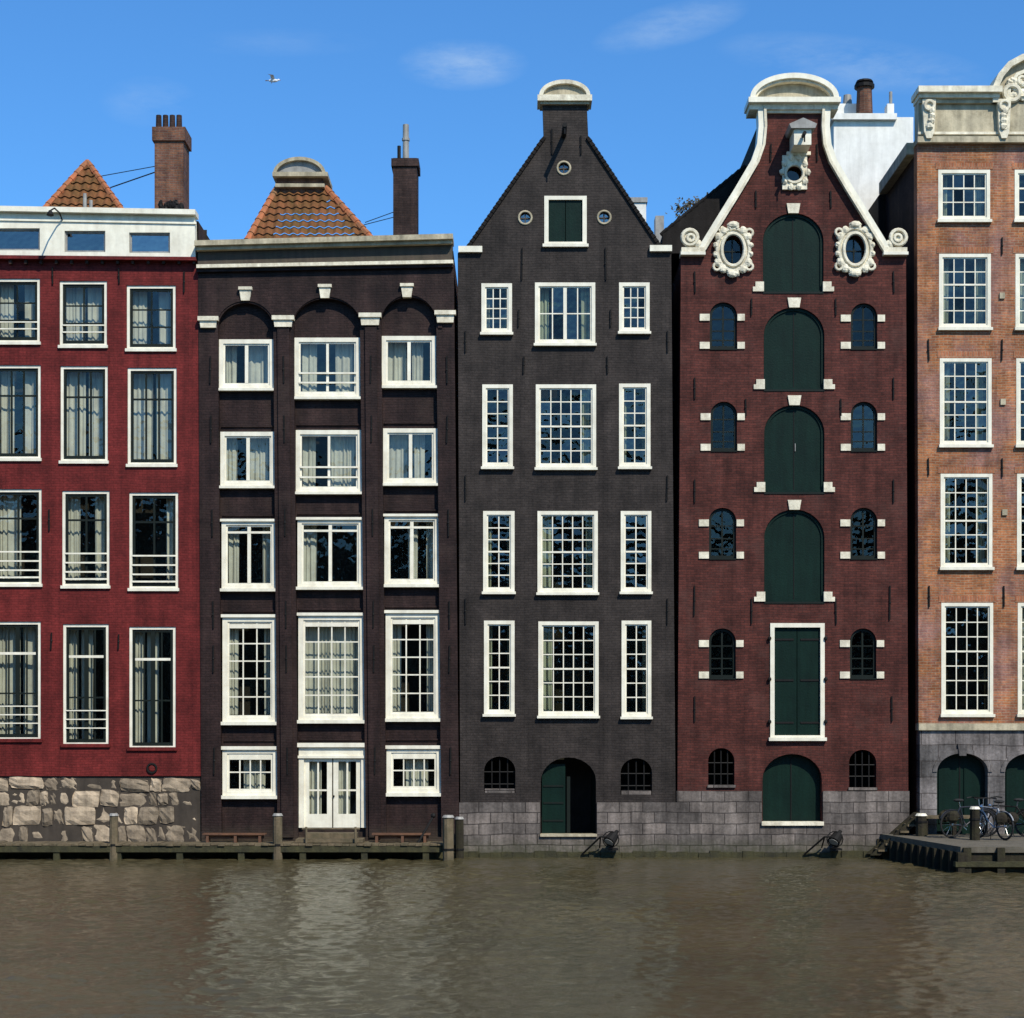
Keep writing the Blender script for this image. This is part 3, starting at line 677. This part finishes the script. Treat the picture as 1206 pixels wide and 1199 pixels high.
T.pbox(1079,163,1372,170,-.18,.4,'aged_cream');T.pbox(1081,124,1372,163,-.08,.4,'aged_cream')
T.pbox(1078,107,1176,114,-.4,.5,'cream_stone');T.pbox(1080,114,1174,119,-.28,.45,'cream_stone');T.pbox(1081,119,1172,124,-.18,.42,'aged_cream')
T.pbox(1274,107,1374,114,-.4,.5,'aged_cream')
T.pbox(1080,157,1372,160,-.13,-.08,'cream_stone')
for cx in (1092,1180):
    T.qbox([(cx-8,120),(cx+8,120),(cx+6,158),(cx+3,166),(cx-3,166),(cx-6,158)],-.24,-.05,'cream_stone')
    T.ring(X(cx),Z(128),-.26,.12,.05,'cream_stone',n=14);T.ring(X(cx),Z(152),-.22,.08,.04,'cream_stone',n=12)
    for k in range(4): T.blob((X(cx+random.uniform(-3,3)),-.26,Z(134+k*6)),.09,.07,.09,'cream_stone',jit=.2)
gp=[(1170,124),(1170,106),(1176,92),(1187,79),(1202,71),(1225,66),(1248,71),(1263,79),(1274,92),(1280,106),(1280,124)]
T.qbox(gp[::-1],-.05,.5,'aged_cream'); ribbon(T,gp,7,-.25,.55,'cream_stone')
ribbon(T,[(1186,120),(1187,104),(1196,90),(1212,83),(1225,81)],4,-.16,-.03,'cream_stone')
T.ring(X(1190),Z(112),-.15,.2,.07,'cream_stone',n=16); T.ring(X(1202),Z(97),-.14,.1,.05,'cream_stone',n=12)
for k in range(10): T.blob((X(1195+random.uniform(-8,14)),-.1,Z(105+random.uniform(-12,14))),.12,.08,.1,'cream_stone',jit=.25)
for a in ((1093,400,425),(1180,400,425),(1093,540,560),(1180,540,562),(1094,690,715),(1182,690,715),(1180,280,300)): anchor(T,*a)
for (x,y) in ((1180,345),(1181,470),(1183,600)): T.pbox(x-3,y,x+3,y+7,-.05,0,'aged_cream')
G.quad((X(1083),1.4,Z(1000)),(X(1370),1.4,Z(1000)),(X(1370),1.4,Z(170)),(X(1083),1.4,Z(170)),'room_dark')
shell(W,[(1083,1012),(1371,1012),(1371,165),(1081.5,165)],.36,DEP,'dark_side_brick','slate_dark',(2,))
W.box(X(1081)-.22,X(1081)+.1,.36,4,Z(177),Z(163),'aged_cream')
W.obj('walls',E);G.obj('windows',E);T.obj('trim',E)
# ================================================================== white house behind
Q=empty('white_house');W=MB()
a=P(982,300,6);b=P(1052,138,6); W.box(a.x,b.x+.6,6,10,0,b.z,'render_white')
a=P(979,141,5.9);b=P(1056,134,5.9); W.box(a.x,b.x,5.85,10.1,a.z,b.z,'render_white')
a=P(984,0,7);b=P(1012,122,7); W.box(a.x,b.x,7,8,P(0,140,7).z,b.z,'render_white')
a=P(1045,0,6.1);b=P(1053,122,6.1); W.box(a.x,b.x,6.1,6.5,P(0,140,6.1).z,b.z,'render_white')
q=P(1018,135,6.6);t=P(1018,104,6.6); W.tube(q,t,.25,.22,'chimney_brick',12); W.tube(t,t+Vector((0,0,.1)),.3,.3,'iron',12); W.tube(t+Vector((0,0,.16)),t+Vector((0,0,.22)),.27,.24,'iron',12)
q=P(998,124,7.2); W.tube(q,q+Vector((0,0,.3)),.15,.12,'lead_grey',10)
q=P(1049,122,6.3); W.tube(q,q+Vector((0,0,.35)),.05,.05,'lead_grey')
W.obj('walls',Q)
W=MB(); a=P(1028,0,5);b=P(1070,0,5); W.prism([(a.x,0.),(b.x+1.2,0.),(b.x+1.2,P(0,190,5).z),(P(1062,0,5).x,P(0,196,5).z),(a.x,P(0,240,5).z)],[],4.2,5.7,'slate_dark'); W.obj('annex_roof',Q)
C=MB(); a=P(743,0,9);b=P(761,234,9); C.box(a.x,b.x,9,9.8,8,b.z,'render_white'); C.box(a.x-.04,b.x+.04,8.95,9.85,b.z-.12,b.z+.03,'lead_grey')
C.box(P(772,0,9).x,P(782,0,9).x,9,9.6,8,P(0,254,9).z,'lead_grey')
C.obj('white_chimney')
TR=MB(); base=P(818,262,13.5); base.z=0
top=P(818,258,13.5); TR.tube(base,top,.3,.12,'bark')
for i in range(14):
    a=random.uniform(0,6.28); e=top+Vector((math.cos(a)*random.uniform(.2,.7),math.sin(a)*.8,random.uniform(-.5,.5))); TR.tube(top-Vector((0,0,random.uniform(0,1.))),e,.05,.012,'bark',5)
    for k in range(120):
        p=e+Vector((random.gauss(0,.22),random.gauss(0,.25),random.gauss(0,.13))); u=Vector((random.gauss(0,1),random.gauss(0,1),random.gauss(0,1))).normalized()*.06; v=u.orthogonal().normalized()*.045
        TR.add([p-u,p+v,p+u,p-v],[(0,1,2,3)],'leaf')
TR.obj('tree')
# ================================================================== opposite bank (behind the photographer)
fx=-62; rr=random.Random(4)
fm_=['orange_brick','dark_side_brick','warehouse_brick','chimney_brick','black_paint_brick','blue_ashlar']
while fx<62:
    w=rr.uniform(5.5,8.5); h=rr.uniform(13,19); o=empty('brick_house'); W=MB(); mt=rr.choice(fm_)
    W.box(fx,fx+w-.05,-88,-76,0,h,mt)
    W.prism([(fx,h),(fx+w-.05,h),(fx+w*.62,h+3),(fx+w*.38,h+3)],[],-88,-76.01,'roof_tile_moss')
    n=3; 
    for i in range(n):
        for j in range(int(h/3.3)):
            x=fx+w*(i+.5)/n; z=1+j*3.3
            W.box(x-.65,x+.65,-76,-75.94,z-.1,z+2.1,'white_paint'); W.box(x-.55,x+.55,-75.938,-75.92,z,z+2,'dark_glass'); W.box(x-.03,x+.03,-75.918,-75.9,z,z+2,'white_paint'); W.box(x-.55,x+.55,-75.916,-75.902,z+1,z+1.06,'white_paint')
    W.obj('walls',o); fx+=w
# ================================================================== GROUND, QUAY, WATER
g=MB(); g.add([(-2500,.45,0),(2500,.45,0),(2500,3000,0),(-2500,3000,0)],[(0,1,2,3)],'ground_paving'); g.obj('ground')
g=MB(); g.box(-2500,2500,-120,-62,-2,.6,'quay_paving'); g.obj('far_quay')
g=MB()
for i in range(140):
    x0=-20+i*.29; x1=x0+.285
    if x1>X(1040): break
    g.box(x0,x1,-.14+random.uniform(-.03,.03),.3,-1.2,.04+random.uniform(-.03,.04),'moss_edge')
g.obj('quay_footing')
g=MB()
x=X(-150)
while x<X(524):
    w=.19; g.box(x,x+w-.012,-1.0+random.uniform(-.03,.03),-.06 if x<X(237) else -.035,.27+random.uniform(-.01,.01),.32+random.uniform(-.01,.01),'old_wood'); x+=w
g.box(X(-150),X(525),-.98,-.86,.10,.258,'moss_edge')
x=X(-140)
while x<X(524): g.box(x,x+.16,-.95,-.8,-1,.256,'moss_edge'); x+=1.6
g.obj('boardwalk')
def post(name,px,pt,y,zb,r=.13,mat='old_wood',cap='lead_grey'):
    m=MB(); t=P(px,pt,y); m.tube((t.x,y,zb),(t.x,y,t.z-.06),r,r*.92,mat,10); m.tube((t.x,y,t.z-.06),(t.x,y,t.z),r*1.08,r*.8,cap,10)
    m.tube((t.x,y,zb+(t.z-zb)*.6),(t.x,y,zb+(t.z-zb)*.6+.05),r*1.06,r*1.06,'iron',10); return m.obj(name)
post('mooring_post',327,958,-.9,-1,.13);post('mooring_post',134,958,-.9,-1,.12);post('mooring_post',528,960,-1.15,-1.2,.15);post('mooring_post',541,962,-.5,-1.2,.12,'dark_timber')
for (a,b) in ((243,316),(440,508)):
    m=MB()
    for k in range(3): m.box(X(a),X(b),-.62+k*.12,-.52+k*.12,.52,.56,'bench_wood')
    for q in (a+4,(a+b)/2,b-8): m.box(X(q),X(q)+.07,-.6,-.3,.32,.518,'bench_wood')
    m.box(X(a)+.05,X(b)-.05,-.47,-.43,.42,.517,'bench_wood')
    m.obj('low_bench')
m=MB()
m.box(X(352),X(430),-.75,-.04,.332,.42,'old_wood');m.box(X(362),X(422),-.45,-.04,.421,.56,'old_wood')
m.obj('door_steps')
m=MB(); m.tube((X(365),-.85,.32),(X(365),-.85,.75),.03,.03,'old_wood');m.tube((X(422),-.85,.32),(X(422),-.85,.75),.03,.03,'old_wood');m.tube((X(360),-.85,.7),(X(427),-.85,.7),.025,.025,'old_wood')
m.obj('low_rail')
m=MB(); m.tube((X(494),-.7,.32),(X(511),-.4,1.0),.035,.03,'iron');m.blob((X(511),-.4,1.02),.07,.07,.07,'iron');m.tube((X(494),-.7,.34),(X(500),-.4,.34),.05,.05,'iron'); m.obj('mooring_lever')
for px in (718,979):
    m=MB(); x=X(px)
    m.path([(X(px-33),-.15,Z(1006)),(X(px-12),-.55,Z(984)),(x,-.6,Z(984))],.025,'iron')
    m.tube((X(px-12),-.1,Z(998)),(X(px-12),-.55,Z(984)),.02,.02,'iron')
    m.tube((x-.05,-.62,Z(990)),(x+.1,-.45,Z(982)),.17,.13,'iron',12); m.tube((x-.055,-.635,Z(990.3)),(x-.052,-.632,Z(990.1)),.13,.13,'lead_grey',12)
    m.ring(x,Z(987),-.55,.21,.015,'iron',n=14,m=5); m.tube((x+.1,-.45,Z(982)),(x+.18,-.35,Z(978)),.07,.05,'iron',8)
    m.box(x-.06,x+.2,-.5,-.1,Z(1000),Z(998),'iron')
    m.obj('floodlight')
m=MB()
top=.52
poly=[(9.75,-.06),(10.65,-5.0),(30,-5.0),(30,-.06)]
m.add([(a,b,top) for a,b in poly]+[(a,b,top-.14) for a,b in poly],[(0,1,2,3),(0,1,5,4),(1,2,6,5),(4,5,6,7)],'quay_paving')
pl=[(a+.06,b+.06 if b<-1 else b) for a,b in poly]
m.add([(a,b,top-.14) for a,b in pl]+[(a,b,-1.5) for a,b in pl],[(0,1,5,4),(1,2,6,5)],'dark_timber')
for i in range(12):
    t=i/11; x=9.72+.9*t; m.box(x-.06,x+.1,-5.02*t-.1,-5.02*t+.1,-1.5,top-.01-.12,'dark_timber')
for i in range(24): x=10.7+i*.8; m.box(x,x+.18,-5.1,-4.93,-1.5,top-.02,'dark_timber')
m.box(10.5,30,-5.14,-4.9,.05,.17,'moss_edge')
m.obj('jetty')
m=MB()
for yy in (-.75,-.25):
    m.prism([(9.35,.0),(9.6,.0),(10.75,.98),(10.75,1.1),(10.6,1.1)],[],yy,yy+.08,'dark_timber')
for i in range(6):
    t=(i+.5)/6; m.box(9.45+1.15*t,9.68+1.15*t,-.8,-.12,.02+t*.98,.07+t*.98,'old_wood')
m.box(10.6,12.2,-.8,-.12,.96,1.02,'old_wood')
for x in (10.75,11.5,12.1): m.box(x,x+.1,-.75,-.65,top,.958,'dark_timber')
m.obj('wooden_gangway')
post('bollard',1085,958,-1.0,top,.15,'dark_timber','white_paint'); post('bollard',1148,950,-2.6,top,.13,'dark_timber','white_paint')
def bicycle(loc,ang,col):
    m=MB(); ax=Vector((math.cos(ang),math.sin(ang),0)); up=Vector((0,0,1)); sd=Vector((-ax.y,ax.x,0)); o=Vector(loc)
    q=lambda a,h,s=0: o+ax*a+up*h+sd*s
    for c in (-.53,.53):
        p=q(c,.35); m.ring(p.x,p.z,p.y,.33,.024,'rubber',n=28,m=6,axis=ax); m.ring(p.x,p.z,p.y,.305,.01,'iron',n=24,m=5,axis=ax)
        for k in range(12):
            a=math.pi*k/6; m.tube(p,p+ax*math.cos(a)*.31+up*math.sin(a)*.31,.003,.003,'chrome',4)
        m.ring(p.x,p.z,p.y,.37,.018,col,n=14,m=5,axis=ax,a0=.4,a1=2.7)
        m.tube(p-sd*.05,p+sd*.05,.03,.03,'chrome')
    bb=q(-.1,.3);st=q(-.25,.78);hd=q(.36,.8);hl=q(.4,.62);rw=q(-.53,.35);fw=q(.53,.35)
    for a,b in ((bb,st),(bb,hl),(st,hd),(st,rw),(bb,rw),(hd,hl),(hl,fw)): m.tube(a,b,.02,.018,col,8)
    m.tube(st,q(-.28,.93),.013,.013,'chrome');m.blob(q(-.3,.96),.14,.09,.045,'rubber')
    m.tube(hd,q(.34,1.02),.013,.013,'chrome');m.tube(q(.34,1.02,-.28),q(.34,1.02,.28),.014,.014,'iron');m.tube(q(.34,1.02,-.28),q(.2,1.0,-.3),.018,.018,'rubber');m.tube(q(.34,1.02,.28),q(.2,1.0,.3),.018,.018,'rubber')
    m.tube(bb-sd*.09,bb+sd*.09,.02,.02,'chrome');m.tube(bb+sd*.09,q(.03,.19,.09),.012,.012,'chrome');m.tube(bb-sd*.09,q(-.2,.42,-.09),.012,.012,'chrome')
    m.tube(q(-.75,.72),q(-.32,.72),.012,.012,'iron');m.tube(q(-.7,.72),rw,.01,.01,'iron'); m.blob(q(.45,.8),.05,.05,.05,'chrome')
    m.tube(q(-.1,.3,.1),q(-.25,.02,.22),.01,.01,'iron')
    for s in (-.17,.17): 
        c=q(-.6,.55,s); m.blob(c,.17,.09,.16,'dark_timber',8,6,.08)
    return m.obj('bicycle')
p=P(1140,984,-1.6); bicycle((p.x,-1.6,top),math.radians(25),'bike_paint')
p=P(1168,984,-2.2); bicycle((p.x,-2.2,top),math.radians(112),'silver_paint')
p=P(1186,984,-1.3); bicycle((p.x,-1.3,top),math.radians(150),'iron')
m=MB(); c=P(322,95,60); m.blob(c,.30,.1,.1,'feather',10,8)
m.blob(c+Vector((.3,0,.04)),.08,.06,.06,'feather');m.tube(c+Vector((.36,0,.04)),c+Vector((.45,0,.02)),.02,.005,'roof_tile_orange')
for s in (-1,1):
    a=c+Vector((.1,0,.05));b=c+Vector((-.12,0,.05)); e=c+Vector((.05,s*.35,.22)); f=c+Vector((-.15,s*.35,.2)); gg=c+Vector((-.25,s*.85,.1))
    m.add([a,b,f,e,gg],[(0,1,2,3),(3,2,4)],'feather')
m.add([c+Vector((-.25,-.05,0)),c+Vector((-.25,.05,0)),c+Vector((-.48,.1,.0)),c+Vector((-.48,-.1,.0))],[(0,1,2,3)],'feather')
m.obj('seagull')
# water
xs=np.concatenate([np.array([-2500,-800,-250,-80,-40,-25,-18]),np.arange(-15,15.01,.06),np.array([18,25,40,80,250,800,2500])])
ys=np.concatenate([np.array([-61.9,-50,-40,-33]),np.arange(-29,.0,.045),np.array([.3])])
XX,YY=np.meshgrid(xs,ys); rng=np.random.default_rng(3)
h=np.zeros_like(XX)
patchf=.8+.3*np.sin(XX*.55+1.2*np.sin(YY*.25)+.6)*np.sin(YY*.31+.7*np.sin(XX*.3))
for i in range(80):
    lam=.18*(4.5**rng.random()); th=math.pi/2+rng.normal(0,.8); k=2*math.pi/lam
    amp=lam*.0048*rng.uniform(.5,1.3)
    h+=amp*np.sin(k*(math.cos(th)*XX+math.sin(th)*YY)+rng.uniform(0,6.28)+.8*np.sin(XX*.9+i)+.8*np.sin(YY*.8+i*2))
mask=((np.abs(XX)<15.2)&(YY>-29.5)&(YY<.1)); h=h*mask*patchf+WZ
nx=len(xs);ny=len(ys)
vs=np.stack([XX,YY,h],-1).reshape(-1,3)
idx=np.arange(nx*ny).reshape(ny,nx)
fs=np.stack([idx[:-1,:-1],idx[:-1,1:],idx[1:,1:],idx[1:,:-1]],-1).reshape(-1,4)
me=bpy.data.meshes.new('water'); me.from_pydata(vs.tolist(),[],fs.tolist()); me.polygons.foreach_set('use_smooth',[True]*len(me.polygons))
m,nt,N,L=newmat('canal_water')
out=N.new('ShaderNodeOutputMaterial'); b=N.new('ShaderNodeBsdfPrincipled'); L.new(b.outputs[0],out.inputs[0])
tc=N.new('ShaderNodeTexCoord')
col=mixc(N,L,(.070,.057,.028),(.050,.043,.022),ramp(N,L,noise(N,L,tc.outputs['Object'],.18,3),.35,.65))
L.new(col,b.inputs['Base Color']); setp(b,Roughness=.05,IOR=1.36)
bp=N.new('ShaderNodeBump'); bp.inputs['Strength'].default_value=.6; bp.inputs['Distance'].default_value=.02
L.new(noise(N,L,tc.outputs['Object'],8,4,.65,(1,1.6,1)),bp.inputs['Height']); L.new(bp.outputs[0],b.inputs['Normal'])
me.materials.append(m); o=bpy.data.objects.new('water',me); sc.collection.objects.link(o)
# ================================================================== LIGHT
el=math.radians(46); az=math.radians(28)
s=Vector((math.cos(el)*math.sin(az),-math.cos(el)*math.cos(az),math.sin(el)))
ld=bpy.data.lights.new('sun','SUN'); ld.energy=5.0; ld.angle=math.radians(.5); ld.color=(1,.94,.82)
lo=bpy.data.objects.new('sun',ld); lo.rotation_euler=s.to_track_quat('Z','Y').to_euler(); lo.location=(20,-30,40); sc.collection.objects.link(lo)
w=bpy.data.worlds.new('World'); sc.world=w; w.use_nodes=True; nt=w.node_tree; N=nt.nodes; L=nt.links
for n in list(N): N.remove(n)
out=N.new('ShaderNodeOutputWorld'); bg=N.new('ShaderNodeBackground'); L.new(bg.outputs[0],out.inputs[0])
sk=N.new('ShaderNodeTexSky'); sk.sky_type='NISHITA'; sk.sun_disc=False; sk.sun_elevation=el; sk.sun_rotation=math.pi-az
sk.air_density=1.0; sk.dust_density=.3; sk.ozone_density=3.0
tc=N.new('ShaderNodeTexCoord')
tint=mixc(N,L,sk.outputs[0],(.62,1.22,1.72),1.0,'MULTIPLY')
sp=N.new('ShaderNodeSeparateXYZ'); L.new(tc.outputs['Generated'],sp.inputs[0])
yy=math_(N,L,'MAXIMUM',sp.outputs[1],.05); u=math_(N,L,'DIVIDE',sp.outputs[0],yy); v=math_(N,L,'DIVIDE',sp.outputs[2],yy)
tot=None
for (cx,cy,rx,ry,sl,am) in ((545,76,80,32,0,.55),(790,30,95,28,.12,.4),(1010,75,170,34,-.06,.36),(175,120,60,32,0,.22),(330,50,120,18,.0,.12)):
    cu=X(cx)/D; cv=(Z(cy)-CZ)/D
    du=math_(N,L,'SUBTRACT',u,cu); dv=math_(N,L,'SUBTRACT',v,cv); dv=math_(N,L,'MULTIPLY_ADD',du,-sl*2,dv)
    a_=math_(N,L,'POWER',math_(N,L,'ABSOLUTE',math_(N,L,'MULTIPLY',du,D/(rx*S))),2.); b_=math_(N,L,'POWER',math_(N,L,'ABSOLUTE',math_(N,L,'MULTIPLY',dv,D/(ry*S))),2.)
    g_=ramp(N,L,math_(N,L,'ADD',a_,b_),0,1,am,0)
    tot=g_ if tot is None else math_(N,L,'ADD',tot,g_)
f=noise(N,L,tc.outputs['Generated'],14,7,.68,(1.0,1,3.5))
fac=math_(N,L,'MULTIPLY',tot,ramp(N,L,f,.38,.70,0,.85))
cl=mixc(N,L,tint,(5.5,7.0,8.6),fac)
L.new(cl,bg.inputs[0]); bg.inputs[1].default_value=.105
# ================================================================== CAMERA
cd=bpy.data.cameras.new('camera'); cd.sensor_width=36; cd.sensor_fit='HORIZONTAL'; Wd=1206*S
cd.lens=36*D/Wd; cd.shift_y=(Z(599.5)-CZ)/Wd; cd.clip_end=6000; cd.clip_start=.5
co=bpy.data.objects.new('camera',cd); co.location=(0,-D,CZ); co.rotation_euler=(math.pi/2,0,0); sc.collection.objects.link(co); sc.camera=co
sc.view_settings.view_transform='Standard'; sc.view_settings.look='None'; sc.view_settings.exposure=0
